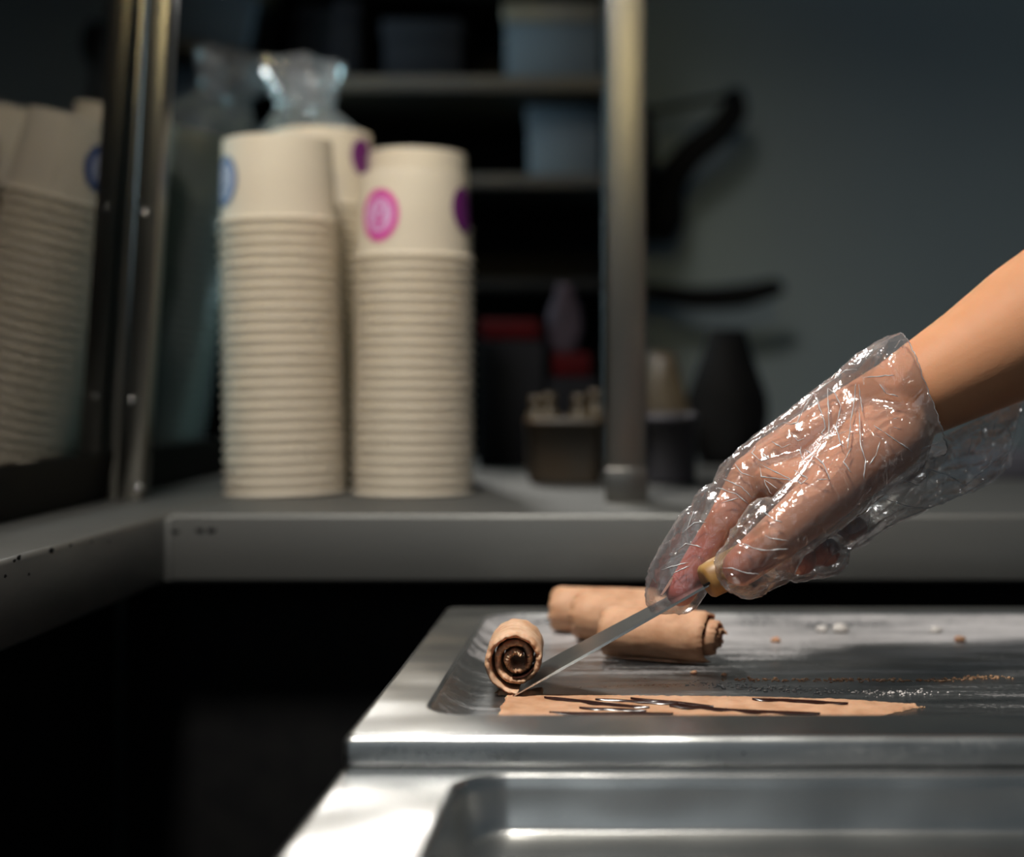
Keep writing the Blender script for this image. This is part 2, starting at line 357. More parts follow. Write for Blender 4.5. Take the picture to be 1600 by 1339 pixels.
child(link('base_rail', slab_quad(bmesh.new(), (PX0 - 0.004, 0.25, CT), (PX0 - 0.004, 1.80, CT), (pane_x(zb) + 0.003, 1.80, zb), (pane_x(zb) + 0.003, 0.25, zb), (-0.014, 0, 0)), M['rubber'], smooth=False), case)
# slanted corner post: two channels side by side
pb = Vector((-0.424, 1.195, CT)); ptp = Vector((-0.424 + TILT * 0.62 * 0.92, 1.195 - 0.07, ZT))
def slanted(a, b, x0, x1, y0, y1, bev=0.0015):
    bm = bx(x0, x1, y0, y1, 0, 1, bev)
    for v in bm.verts:
        t = v.co.z; c = a.lerp(b, t); v.co = Vector((c.x + v.co.x, c.y + v.co.y, c.z))
    return bm
cp = child(link('corner_post', slanted(pb, ptp, -0.0195, -0.0015, -0.010, 0.010), M['aluminium']), case)
cq = child(link('corner_post', slanted(pb, ptp, 0.0005, 0.0195, -0.013, 0.010), M['aluminium']), case)
def screw(px, py, yoff, parent, r=0.0032):
    t = (0 - 0)  # find the height on the post that the screw sits at
    d = 1.18; p = P(px, py, d)
    f = (p.z - CT) / 0.62; c = pb.lerp(ptp, f)
    bm = lathe([(0.0, 0.0022), (r * 0.6, 0.0018), (r, 0.0), (r, -0.002)], 14)
    bmesh.ops.rotate(bm, verts=bm.verts, matrix=Matrix.Rotation(PI / 2, 3, 'X'))
    bmesh.ops.translate(bm, verts=bm.verts, vec=Vector(((px - 980) / F * (c.y + yoff), c.y + yoff, p.z)))
    o = link('screw', bm, M['blade']); o.parent = parent; o.matrix_parent_inverse = Matrix.Translation(case.location).inverted()
    return o
for (sx, sy, yo, pr) in ((168, 621, -0.011, cp), (205, 625, -0.014, cq), (217, 762, -0.014, cq), (226, 338, -0.014, cq)):
    s = screw(sx, sy, yo, pr)
    s.matrix_parent_inverse = Matrix.Identity(4)
    s.matrix_parent_inverse = (Matrix.Translation(case.location) @ pr.matrix_parent_inverse).inverted() if False else Matrix.Identity(4)
    # pr's mesh is in world coordinates and pr itself sits at the origin
pw = 0.0162
mp_ = child(link('post', bx(-0.0005 - pw, -0.0005 + pw, 1.163, 1.193, CT, ZT, 0.002, 3), M['aluminium']), case)
child(link('top_rail', bx(-0.40, 0.0157, 1.150, 1.180, ZT, ZT + 0.03, 0.002), M['aluminium']), case)
child(link('post_foot', bx(-0.018, 0.017, 1.161, 1.196, CT, CT + 0.028, 0.001), M['aluminium']), case)

# ------------------------------------------------------------------ paper cups
RR = 0.0540
prof = []
for k in range(9):
    a = -PI / 2 + PI * k / 8
    prof.append((RR - 0.0018 + 0.0018 * math.cos(a) if k else RR - 0.0018, 0.0020 + 0.0020 * math.sin(a)))
prof = [(0.0500, 0.0012)] + prof + [(0.0508, 0.0048), (0.0500, 0.022), (0.0492, 0.044), (0.0478, 0.0735), (0.0475, 0.0760), (0.0468, 0.0763), (0.0462, 0.0755), (0.0460, 0.0715), (0.0, 0.0715)]
cupme = bpy.data.meshes.new('paper_cup'); b_ = lathe(prof, 56); b_.to_mesh(cupme); b_.free(); cupme.materials.append(M['paper'])
ORD = ['topmost', 'second', 'third', 'fourth', 'fifth', 'sixth', 'seventh', 'eighth', 'ninth', 'tenth', 'eleventh', 'twelfth', 'thirteenth', 'fourteenth', 'fifteenth', 'sixteenth', 'seventeenth', 'eighteenth', 'nineteenth', 'twentieth', 'twenty-first', 'twenty-second', 'twenty-third', 'twenty-fourth', 'twenty-fifth', 'twenty-sixth', 'twenty-seventh', 'twenty-eighth', 'twenty-ninth', 'thirtieth', 'thirty-first', 'thirty-second', 'thirty-third', 'thirty-fourth']
def wallr(z): return 0.0512 + (0.0478 - 0.0512) * (z - 0.0048) / (0.0735 - 0.0048)
def decal(ang, zc, ru, rv0, rv1, off, a0=0, a1=2 * PI, n=40, du=0, dv=0):
    """patch on the cup's cone: an elliptical ring (rv0..rv1 as shares of ru) around angle ang, height zc"""
    bm = bmesh.new(); R_ = 5; G = [[] for _ in range(R_ + 1)]
    for k in range(n + 1):
        t = a0 + (a1 - a0) * k / n
        for q in range(R_ + 1):
            f = rv0 + (rv1 - rv0) * q / R_
            u = du + ru * f * math.cos(t); v = dv + ru * 1.18 * f * math.sin(t); z = zc + v; r = wallr(z) + off
            G[q].append(bm.verts.new((r * math.cos(ang + u / r), r * math.sin(ang + u / r), z)))
    for q in range(R_):
        for k in range(n): bm.faces.new((G[q][k], G[q][k + 1], G[q + 1][k + 1], G[q + 1][k]))
    bmesh.ops.remove_doubles(bm, verts=bm.verts, dist=1e-6)
    bmesh.ops.recalc_face_normals(bm, faces=bm.faces)
    for f in bm.faces:
        c = f.calc_center_median()
        if f.normal.x * c.x + f.normal.y * c.y < 0: f.normal_flip()
    return bm
def logo(cup, ang, zc, ru, ring, inner):
    lg = link('logo', decal(ang, zc, ru, 0.70, 1.0, 0.0004), M[ring], cup)
    link('logo_field', decal(ang, zc, ru, 0.0, 0.70, 0.00035), M[inner], lg)
    # ice-cream scoop glyph: round scoop, swirl and cup
    link('logo_mark', decal(ang, zc, ru, 0.20, 0.30, 0.0006, n=24, dv=ru * 0.30), M[ring], lg)
    link('logo_mark', decal(ang, zc, ru, 0.24, 0.36, 0.0006, a0=PI, a1=2 * PI, n=16, dv=-ru * 0.05), M[ring], lg)
    link('logo_mark', decal(ang, zc, ru, 0.12, 0.20, 0.0006, n=16, dv=-ru * 0.42), M[ring], lg)
def stack(px, d, topy, name_phrase, group, lean=(0, 0), pitch=0.0094, toplabel=None):
    base = P(px, 600, d); base.z = CT
    ztop = CZ - (topy - 600) / F * (d - 0.048)
    n = max(2, round((ztop - CT - 0.0763) / pitch) + 1)
    pitch = (ztop - CT - 0.0763) / (n - 1)
    top = None
    for i in range(n):
        k = n - 1 - i                     # 0 = top of the stack
        o = bpy.data.objects.new('paper_cup', cupme); COL.objects.link(o)
        h = i * pitch
        o.location = (base.x + lean[0] * h + random.uniform(-.0002, .0002), base.y + lean[1] * h, CT + h)
        o.rotation_euler = (-lean[1], lean[0], 0.0)
        lab = toplabel if (k == 0 and toplabel) else 'cream paper cup, %s from top of %s' % (ORD[k], name_phrase) if k else 'topmost upturned cream paper cup of %s' % name_phrase
        tag(o, lab, 'cup', group)
        if k == 0: top = o; o.rotation_euler.z = 0
    return top
t1 = stack(448, 1.270, 207, 'the tall stack nearest the corner post', 'cups in the tall stack', lean=(-0.026, 0), toplabel='topmost cream paper cup with round blue logo on the tall stack')
logo(t1, PI + 0.66, 0.038, 0.0190, 'blue', 'paleblue')
t2 = stack(647, 1.270, 264, 'the stack with the pink logo', 'cups in the shorter front stack', toplabel='topmost cream paper cup with round pink logo on the shorter front stack')
logo(t2, -PI / 2 - 0.50, 0.0375, 0.0192, 'pink', 'lilac')
link('logo', decal(-0.36, 0.045, 0.017, 0.0, 1.0, 0.0004), M['purple'], t2)
t3 = stack(503, 1.395, 196, 'the rear stack half hidden by the tall stack', 'cups in the rear stack', toplabel='topmost cream paper cup of the rear stack between both logo cups')
link('logo', decal(-0.45, 0.05, 0.016, 0.0, 1.0, 0.0004), M['purple'], t3)
stack(652, 1.395, 229, 'the rear stack behind the pink-logo stack', 'cups in the stack behind the pink logo')

# cups packed in a blue-tinted plastic sleeve, behind the tall stack
SX, SY = -0.339, 1.528
slv = tag(empty('sleeve_pack', (SX, SY, CT)), 'bluish clear plastic sleeve of cups with crumpled top behind tall stack', 'cup sleeve')
for i in range(30):
    o = bpy.data.objects.new('sleeved_cup', cupme); COL.objects.link(o); o.parent = slv; o.location = (0, 0, 0.002 + i * 0.0094)
bm = bmesh.new(); rings = []
nz, nk = 70, 72
for j in range(nz + 1):
    t = j / nz; z = 0.0008 + t * 0.44
    ring = []
    for k in range(nk):
        a = 2 * PI * k / nk
        r = 0.0575 + 0.0022 * noise.noise((3 * math.cos(a), 3 * math.sin(a), z * 14)) + 0.0012 * math.sin(7 * a + 9 * z)
        if z > 0.36:
            q = min(1, (z - 0.36) / 0.035); r *= (1 - 0.62 * q)
            if z > 0.395: r *= 1 + 1.0 * (z - 0.395) / 0.045
            r += 0.007 * q * math.sin(5 * a + 60 * z) + 0.006 * q * noise.noise((5 * math.cos(a), 5 * math.sin(a), z * 40))
        if t == 0: r *= 0.97
        xo = -0.016 * max(0, (z - 0.37) / 0.07)
        ring.append(bm.verts.new((r * math.cos(a) + xo, r * math.sin(a), z)))
    rings.append(ring)
for a, b in zip(rings, rings[1:]):
    for k in range(nk): bm.faces.new((a[k], a[(k + 1) % nk], b[(k + 1) % nk], b[k]))
link('plastic_sleeve', bm, M['sleeve'], slv)

# ------------------------------------------------------------------ dark goods further back on the worktop
def prism(px0, px1, py0, py1, d, depth, m, name, label, cat, bev=0.003, group=None, zbase=None):
    a = P(px0, py1, d); b = P(px1, py0, d)
    z0 = zbase if zbase is not None else a.z
    return tag(link(name, bx(a.x, b.x, d, d + depth, z0, b.z, bev), M[m]), label, cat, group)
def tub(px0, px1, py0, d, depth, m, label):
    a = P(px0, py0, d); b = P(px1, py0, d); zt = a.z
    bm = bmesh.new(); h = zt - CT
    cx, cy = (a.x + b.x) / 2, d + depth / 2; W = (b.x - a.x) / 2; D = depth / 2
    rings = []
    for (s, z) in ((0.86, 0), (0.9, 0.004), (0.99, h - 0.006), (1.0, h - 0.006), (1.0, h), (0.96, h), (0.95, h - 0.008), (0.86, 0.006)):
        r = 0.012; ring = []
        for (qx, qy, a0) in ((1, 1, 0), (-1, 1, PI / 2), (-1, -1, PI), (1, -1, 1.5 * PI)):
            for k in range(5):
                t = a0 + PI / 2 * k / 4
                ring.append(bm.verts.new((cx + qx * (W * s - r) + r * math.cos(t), cy + qy * (D * s - r) + r * math.sin(t), CT + 0.0005 + z)))
        rings.append(ring)
    n = len(rings[0])
    for p, q in zip(rings, rings[1:]):
        for k in range(n): bm.faces.new((p[k], p[(k + 1) % n], q[(k + 1) % n], q[k]))
    bm.faces.new(rings[0][::-1]); bm.faces.new(rings[-1])
    bmesh.ops.recalc_face_normals(bm, faces=bm.faces)
    return tag(link('plastic_tub', bm, M[m]), label, 'tub')
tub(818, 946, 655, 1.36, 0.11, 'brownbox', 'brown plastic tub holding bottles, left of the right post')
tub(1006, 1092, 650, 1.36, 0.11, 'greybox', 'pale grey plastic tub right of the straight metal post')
bprof = [(0.0, 0.0), (0.0105, 0.0005), (0.0115, 0.004), (0.0115, 0.058), (0.009, 0.068), (0.0055, 0.074), (0.0055, 0.082), (0.0, 0.083)]
for i, (bxp, by, lab) in enumerate(((838, 622, 'amber bottle at the tub end nearest the cups'), (858, 618, 'amber bottle second from the cups in the tub'), (905, 620, 'amber bottle in the right half of the brown tub'), (930, 612, 'amber bottle beside the straight metal post'))):
    p = P(bxp, by, 1.415); bm = lathe(bprof, 20)
    o = empty('bottle', (p.x, p.y, CT + 0.0068)); tag(o, lab, 'bottle', 'bottles in the brown tub')
    sc = (p.z - CT - 0.0068) / 0.083
    body = link('body', bm, M['amber'], o); body.scale = (0.9, 0.9, sc)
    cap = link('cap', lathe([(0.0, 0.012), (0.0065, 0.012), (0.0068, 0.0), (0.0, 0.0)], 16), M['amber'], o); cap.location = (0, 0, p.z - CT - 0.0068 - 0.010)
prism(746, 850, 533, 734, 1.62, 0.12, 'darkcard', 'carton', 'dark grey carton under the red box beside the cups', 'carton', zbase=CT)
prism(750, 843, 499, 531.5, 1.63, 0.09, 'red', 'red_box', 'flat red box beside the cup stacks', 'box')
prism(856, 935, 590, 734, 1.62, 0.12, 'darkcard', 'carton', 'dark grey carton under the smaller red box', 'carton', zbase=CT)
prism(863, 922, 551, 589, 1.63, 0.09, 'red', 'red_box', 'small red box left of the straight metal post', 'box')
def pouch(px, pybot, pytop, d, half, m, name, label, cat, seed=0):
    a = P(px, pybot, d); h = P(px, pytop, d).z - a.z; bm = bmesh.new(); rings = []
    for j in range(13):
        t = j / 12; ring = []
        wv = half * (0.72 + 0.5 * math.sin(PI * min(1, t * 1.25)) * (1 - 0.25 * t)) * (1 if t < 0.8 else 1 - (t - 0.8) * 1.6)
        dv = half * 0.55 * (1 - t ** 3) + 0.002
        for k in range(24):
            an = 2 * PI * k / 24; nz = 1 + 0.12 * noise.noise((math.cos(an) * 2 + seed, math.sin(an) * 2, t * 4))
            ring.append(bm.verts.new((a.x + wv * nz * math.cos(an), d + 0.04 + dv * nz * math.sin(an), a.z + t * h)))
        rings.append(ring)
    for p, q in zip(rings, rings[1:]):
        for k in range(24): bm.faces.new((p[k], p[(k + 1) % 24], q[(k + 1) % 24], q[k]))
    bm.faces.new(rings[0][::-1]); bm.faces.new(rings[-1]); bmesh.ops.recalc_face_normals(bm, faces=bm.faces)
    return tag(link(name, bm, M[m]), label, cat)
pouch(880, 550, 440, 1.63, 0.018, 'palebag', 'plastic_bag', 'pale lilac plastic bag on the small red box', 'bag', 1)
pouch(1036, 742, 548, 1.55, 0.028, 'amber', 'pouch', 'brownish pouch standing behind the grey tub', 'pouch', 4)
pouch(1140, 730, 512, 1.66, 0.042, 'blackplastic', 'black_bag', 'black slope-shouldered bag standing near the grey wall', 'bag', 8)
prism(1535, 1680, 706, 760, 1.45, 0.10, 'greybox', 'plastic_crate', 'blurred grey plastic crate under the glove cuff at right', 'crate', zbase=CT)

# black curved bracket and black bar in front of the grey wall
br = tag(empty('wall_bracket', P(1000, 300, 2.5)), 'black curved bracket with hooked upper end against the grey wall', 'bracket')
def tchild(name, pts, r, m, parent, n=12):
    return child(link(name, tube(catmull(pts, 8), r, n), M[m]), parent)
def rad(pts, rr, n=8):
    out = []
    for i in range(len(rr) - 1):
        out += [rr[i] + (rr[i + 1] - rr[i]) * k / n for k in range(n)]
    return out + [rr[-1]]
ap = [P(1146, 140, 2.45), P(1147, 172, 2.45), P(1122, 205, 2.45), P(1075, 245, 2.46), P(1046, 290, 2.48), P(1040, 340, 2.5), P(1030, 376, 2.5)]
tchild('arm', ap, rad(ap, [0.014, 0.024, 0.024, 0.026, 0.030, 0.036, 0.020]), 'blackplastic', br)
ap2 = [P(1146, 150, 2.46), P(1090, 160, 2.47), P(1030, 172, 2.49), P(985, 178, 2.5)]
tchild('rod', ap2, rad(ap2, [0.006, 0.006, 0.006, 0.006]), 'blackplastic', br)
ap4 = [P(1000, 378, 2.52), P(1003, 330, 2.53), P(1003, 270, 2.55), P(1000, 170, 2.56)]
tchild('mount_plate', ap4, rad(ap4, [0.02, 0.03, 0.03, 0.02]), 'blackplastic', br)
ap3 = [P(960, 455, 2.5), P(1025, 458, 2.48), P(1090, 466, 2.46), P(1160, 462, 2.44), P(1212, 449, 2.43), P(1222, 445, 2.43)]
bm = tube(catmull(ap3, 8), rad(ap3, [0.012, 0.015, 0.020, 0.021, 0.016, 0.006]), 12)
tag(link('wall_bar', bm, M['blackplastic']), 'thin black upturned bar below the curved bracket', 'bar')

# dark shelving unit behind the display case
sh = tag(empty('shelving_unit', (-0.6, 2.2, 0)), 'dark metal shelving unit behind the display case', 'shelves')
def shp(name, x0, x1, y0, y1, z0, z1, m='shelfmetal', bev=0.002):
    return child(link(name, bx(x0, x1, y0, y1, z0, z1, bev), M[m]), sh)
def zpx(py, d): return CZ - (py - 600) / F * d
shp('back_board', -1.5, 0.005, 2.40, 2.42, 0, 2.3, 'black')
shp('upright', -0.03, 0.005, 2.03, 2.40, 0, 2.3)
shp('upright', -0.78, -0.745, 2.03, 2.40, 0, 2.3)
shp('upright', -1.5, -1.465, 2.03, 2.40, 0, 2.3)
for (ya, yb, m) in ((118, 142, 'shelfbar'), (272, 292, 'shelfmetal'), (436, 452, 'black'), (-60, -40, 'shelfmetal')):
    shp('shelf', -1.465, -0.03, 2.03, 2.40, zpx(yb, 2.03), zpx(ya, 2.03), m)
for (x0, x1, py, pb_, m, lab) in ((790, 938, 3, 116, 'bluecard', 'slate blue box on the upper shelf beside the post'), (826, 938, 164, 270, 'bluecard', 'slate blue box on the middle shelf beside the post'), (600, 720, 30, 116, 'darkcard', 'dark box on the upper shelf above the stacks'), (380, 560, -2, 116, 'darkcard', 'wide dark box on the upper shelf near the corner post')):
    a = P(x0, pb_, 2.1); b = P(x1, py, 2.1)
    zb_ = zpx(118, 2.03) + 0.0005 if pb_ == 116 else zpx(272, 2.03) + 0.0005
    bo = tag(empty('storage_box', (a.x, 2.1, zb_)), lab, 'box')
    child(link('body', bx(a.x, b.x, 2.1, 2.3, zb_, b.z - 0.03, 0.002), M[m]), bo)
    child(link('lid', bx(a.x - 0.003, b.x + 0.003, 2.097, 2.303, b.z - 0.03, b.z, 0.002), M['shelfbar' if m == 'bluecard' and py == 3 else m]), bo)

# ------------------------------------------------------------------ rolled ice cream machine with two pans
ZF = CZ - 0.165      # working floor of the rear pan
ZR = CZ - 0.155      # rim of the rear pan
ZR2 = CZ - 0.1676    # rim of the front pan
mc = tag(empty('ice_cream_machine', (0.11, 0.6, 0)), 'stainless steel rolled ice cream machine with two cold pans', 'machine')
child(link('body', bx(-0.118, 0.355, 0.17, 0.972, 0.0, ZR2 - 0.03, 0.004), M['black']), mc)
def rrect(x0, x1, y0, y1, r, z, k=7):
    out = []
    for (cx, cy, a0) in ((x1 - r, y1 - r, 0), (x0 + r, y1 - r, PI / 2), (x0 + r, y0 + r, PI), (x1 - r, y0 + r, 1.5 * PI)):
        for i in range(k + 1):
            t = a0 + PI / 2 * i / k
            out.append((cx + r * math.cos(t), cy + r * math.sin(t), z))
    return out
def pan(name, X0, X1, Y0, Y1, hx0, hx1, hy0, hy1, zr, drop, skirt, m, fillet=0.020, lip=0.0035):
    bm = bmesh.new(); rings = []
    for (ins, z, r) in ((0, zr - skirt, 0.004), (0, zr - lip, 0.004), (lip * 0.3, zr - lip * 0.3, 0.004), (lip, zr, 0.004), (lip + 0.0008, zr, 0.004)):
        rings.append(rrect(X0 + ins, X1 - ins, Y0 + ins, Y1 - ins, r, z))
    prof = [(-0.0010, zr), (0, zr), (0.0012, zr - 0.0004), (0.0022, zr - 0.0014)]
    for k in range(1, 9):
        t = k / 8; prof.append((0.0022 + fillet * t, zr - 0.0014 - (drop - 0.0014) * (1 - (1 - t) ** 2.2)))
    for (ins, z) in prof:
        rings.append(rrect(hx0 + ins, hx1 - ins, hy0 + ins, hy1 - ins, max(0.008, 0.022 - ins * 0.5), z))
    V = [[bm.verts.new(p) for p in ring] for ring in rings]
    n = len(V[0])
    for a, b in zip(V, V[1:]):
        for k in range(n): bm.faces.new((a[k], a[(k + 1) % n], b[(k + 1) % n], b[k]))
    bm.faces.new(V[-1])
    bmesh.ops.recalc_face_normals(bm, faces=bm.faces)
    o = child(link(name, bm, M[m]), mc)
    return o
pan('cold_pan', -0.1257, 0.365, 0.625, 0.992, -0.0965, 0.335, 0.666, 0.968, ZR, 0.010, 0.0126, 'pan_frost')['label'] = 'frosted rear pan with rolls on it'
pan('cold_pan', -0.1257, 0.365, 0.165, 0.6245, -0.074, 0.335, 0.205, 0.6135, ZR2, 0.024, 0.03, 'pan', fillet=0.006)['label'] = 'empty front pan'

# ------------------------------------------------------------------ ice cream rolls
def spiral_roll(L, r_in, r_out, turns, th, seed, tele_near=None, tele_far=None, jag=0.0012, nl=16):
    """rolled sheet, axis along +Y from 0 to L; returns bmesh of the sheet and of the sauce inside"""
    rnd = random.Random(seed); bm = bmesh.new(); sb = bmesh.new()
    N = int(turns * 80); g = []
    for i in range(N + 1):
        t = i / N; th_a = 2 * PI * turns * t
        r = r_in + (r_out - r_in) * t + 0.0009 * (1 - t * 0.6) * noise.noise((th_a * 0.9, seed, 0))
        y0 = (tele_near(t) if tele_near else 0) + jag * noise.noise((th_a * 1.6, seed * 3.1, 0)) + jag * 0.6 * noise.noise((th_a * 6, seed, 5)) + jag * 0.4 * noise.noise((th_a * 19, seed, 2))
        y1 = L + (tele_far(t) if tele_far else 0) + jag * noise.noise((th_a * 2.2, seed * 7.7, 9)) + jag * 0.7 * noise.noise((th_a * 7, seed, 15))
        thick = th * (0.55 + 0.45 * min(1, (1 - t) * 12)) * (0.7 + 0.3 * min(1, t * 10))
        ca, sa = math.cos(th_a), math.sin(th_a)
        row = []
        for s in (0, 1):
            col = []
            for j in range(nl + 1):
                u = j / nl; y = y0 + (y1 - y0) * u
                rr = r - thick * s + 0.00035 * noise.noise((ca * r * 300, y * 160, sa * r * 300 + seed))
                e = min(u, 1 - u) * L
                if u < 0.5 and e < 0.003: rr += 0.0012 * noise.noise((th_a * 3.0, seed, 21)) * (1 - e / 0.003)
                if e < 0.0015: rr += (0.35 if s else -0.35) * thick * (1 - e / 0.0015) ** 2
                col.append(bm.verts.new((rr * ca, y, rr * sa)))
            row.append(col)
        g.append(row)
    for i in range(N):
        a, b = g[i], g[i + 1]
        for j in range(nl):
            bm.faces.new((a[0][j], a[0][j + 1], b[0][j + 1], b[0][j]))
            bm.faces.new((a[1][j + 1], a[1][j], b[1][j], b[1][j + 1]))
        bm.faces.new((a[1][0], a[0][0], b[0][0], b[1][0]))
        bm.faces.new((a[0][nl], a[1][nl], b[1][nl], b[0][nl]))
    for row in (g[0], g[-1]):
        for j in range(nl): bm.faces.new((row[0][j + 1], row[0][j], row[1][j], row[1][j + 1]))
    bmesh.ops.recalc_face_normals(bm, faces=bm.faces)
    return bm
def sauce_on(L, r_in, r_out, turns, th, seed, spans, y0=0.001, y1=None):
    bm = bmesh.new(); y1 = y1 or L * 0.5
    for (ta, tb) in spans:
        prev = None; n = 16
        for i in range(n + 1):
            t = ta + (tb - ta) * i / n; a = 2 * PI * turns * t
            r = r_in + (r_out - r_in) * t - th * 1.04; w_ = math.sin(PI * i / n)
            ya = y0 + 0.0012 * noise.noise((i, seed, 1)); yb = ya + (y1 - y0) * (0.3 + 0.7 * w_)
            c, s = math.cos(a), math.sin(a); k = r - 0.0006 * w_
            cur = [bm.verts.new((r * c, ya, r * s)), bm.verts.new((k * c, ya + 0.0008, k * s)), bm.verts.new((k * c, yb, k * s)), bm.verts.new((r * c, yb + 0.001, r * s))]
            if prev:
                for q in range(3): bm.faces.new((prev[q], prev[q + 1], cur[q + 1], cur[q]))
            prev = cur
    bmesh.ops.recalc_face_normals(bm, faces=bm.faces)
    return bm
def roll(name_label, center, axis, L, r_out, seed, tn=None, tf=None, start=0.0, spans=((0.55, 0.68), (0.75, 0.9)), turns=2.7, th=0.0033, r_in=0.0046, outmat='icecream', jag=0.0030):
    o = empty('ice_cream_roll', center)
    ax = Vector(axis).normalized()
    x = ax.cross(Vector((0, 0, 1))).normalized(); z = x.cross(ax)
    o.rotation_euler = (Matrix((x, ax, z)).transposed().to_3x3() @ Matrix.Rotation(start, 3, 'Y')).to_euler()
    tag(o, name_label, 'ice cream roll', 'chocolate ice cream rolls on the pan')
    link('rolled_sheet', spiral_roll(L, r_in, r_out, turns, th, seed, tn, tf, jag), M[outmat], o)
    link('sauce_streak', sauce_on(L, r_in, r_out, turns, th, seed, spans, y0=0.0005), M['sauce'], o)
    return o
R1 = 0.0178
c1 = P(806, 1030, 0.752); c1.z = ZF + R1 + 0.0008
roll('chocolate ice cream roll seen end-on, still being scraped by the blade', c1, (-0.04, 1, 0), 0.046, R1, 3,
     tn=lambda t: 0.003 * math.sin(5 * t), start=-0.6, outmat='icecream_out', spans=((0.30, 0.40), (0.60, 0.70)))
def lying(px0, d0, px1, d1, r, seed, label, **kw):
    a = P(px0, 600, d0); b = P(px1, 600, d1); a.z = b.z = ZF + r + 0.0004
    # axis runs from the right (visible) end towards the left end
    return roll(label, b, a - b, (a - b).length, r, seed, jag=0.0020, **kw)
tele = lambda t: -0.011 * max(0, 0.72 - t) ** 0.8 + 0.0015 * math.sin(9 * t)
lying(948, 0.862, 1112, 0.838, 0.0163, 11, 'finished ice cream roll nearest the camera, lying behind the blade', tn=tele, start=-0.25)
lying(903, 0.918, 1072, 0.893, 0.0163, 23, 'middle ice cream roll lying between the two other finished rolls', tn=tele, start=-0.4)
lying(866, 0.950 - 0.003, 1030, 0.934, 0.0160, 31, 'ice cream roll lying farthest back, its left end sticking out', tn=tele, start=-0.3)

# ------------------------------------------------------------------ spread sheet of ice cream with chocolate streaks
def FP(px, py, lift=0.0):
    """point on the pan floor"""
    d = (CZ - ZF - lift) * F / (py - 600.0); p = P(px, py, d); return p
def strip(outline_far, outline_near, th, z0, n=90, jag=0.0012, seed=1, m=6):
    """flat tongue between two x-sorted outlines, y jagged"""
    bm = bmesh.new(); rows = []
    xs = np.linspace(outline_far[0][0], outline_far[-1][0], n)
    yf = np.interp(xs, [p[0] for p in outline_far], [p[1] for p in outline_far]); yn = np.interp(xs, [p[0] for p in outline_near], [p[1] for p in outline_near])
    for i, x in enumerate(xs):
        a = yn[i] + jag * noise.noise((x * 300, seed, 0)); b = yf[i] + jag * noise.noise((x * 300, seed, 7)) + jag * 0.8 * noise.noise((x * 1100, seed, 2))
        row = []
        for j in range(m + 1):
            u = j / m; h = th * (1 - (2 * u - 1) ** 6) * (0.8 + 0.5 * noise.noise((x * 120, u * 3, seed)))
            if i in (0, n - 1): h = 0
            row.append(bm.verts.new((x + (jag * 1.5 * noise.noise((u * 9, seed, 3)) if i == 0 else 0), a + (b - a) * u, z0 + max(0, h))))
        rows.append(row)
    for a, b in zip(rows, rows[1:]):
        for j in range(m): bm.faces.new((a[j], b[j], b[j + 1], a[j + 1]))
    bmesh.ops.recalc_face_normals(bm, faces=bm.faces)
    if sum(f.normal.z for f in bm.faces) < 0: bmesh.ops.reverse_faces(bm, faces=bm.faces)
    return bm
sheet = tag(empty('ice_cream_sheet', (0.03, 0.725, ZF)), 'flat tan ice cream sheet with dark sauce streaks at the pan front', 'ice cream sheet')
child(link('spread_sheet', strip([(-0.064, 0.757), (-0.02, 0.754), (0.03, 0.752), (0.075, 0.750), (0.12, 0.742), (0.148, 0.728)],
                                 [(-0.060, 0.695), (0.0, 0.693), (0.08, 0.694), (0.12, 0.702), (0.148, 0.724)], 0.0016, ZF + 0.0002, n=220, seed=2, m=10, jag=0.0020), M['icecream']), sheet)
def streak(p0, p1, wmax, seed):
    a = FP(*p0, 0.0016); b = FP(*p1, 0.0016); bm = bmesh.new(); rows = []; n = 26
    for i in range(n + 1):
        t = i / n; c = a.lerp(b, t); wv = wmax * math.sin(PI * min(1, max(0, t))) ** 0.5 * (0.7 + 0.6 * noise.noise((t * 5, seed, 0))) + 0.0003
        if i in (0, n): wv = 0.0002
        rows.append([bm.verts.new((c.x, c.y + wv * s + 0.0008 * math.sin(7 * t + seed), ZF + 0.0017 + hh)) for s, hh in ((-1, 0), (-0.6, 0.0007), (0, 0.0010), (0.6, 0.0007), (1, 0))])
    for p, q in zip(rows, rows[1:]):
        for j in range(4): bm.faces.new((p[j], q[j], q[j + 1], p[j + 1]))
    bmesh.ops.recalc_face_normals(bm, faces=bm.faces)
    if sum(f.normal.z for f in bm.faces) < 0: bmesh.ops.reverse_faces(bm, faces=bm.faces)
    return bm
for i, (p0, p1, wv) in enumerate((((850, 1091), (1015, 1107), 0.0042), ((985, 1092), (1115, 1105), 0.0026), ((1046, 1105), (1282, 1117), 0.0028),
                                  ((1175, 1093), (1325, 1100), 0.0036), ((858, 1115), (1052, 1117), 0.0036), ((930, 1094), (1060, 1101), 0.0020), ((905, 1107), (1010, 1112), 0.0018))):
    child(link('sauce_streak', streak(p0, p1, wv, i * 3.7), M['sauce']), sheet)
# tongue of sheet being lifted by the blade, under the roll
child(link('curling_edge', strip([(-0.0685, 0.757), (-0.058, 0.762), (-0.045, 0.766)], [(-0.0685, 0.754), (-0.060, 0.748), (-0.046, 0.746)], 0.0030, ZF + 0.0003, n=50, seed=9, m=6, jag=0.003), M['icecream']), sheet)

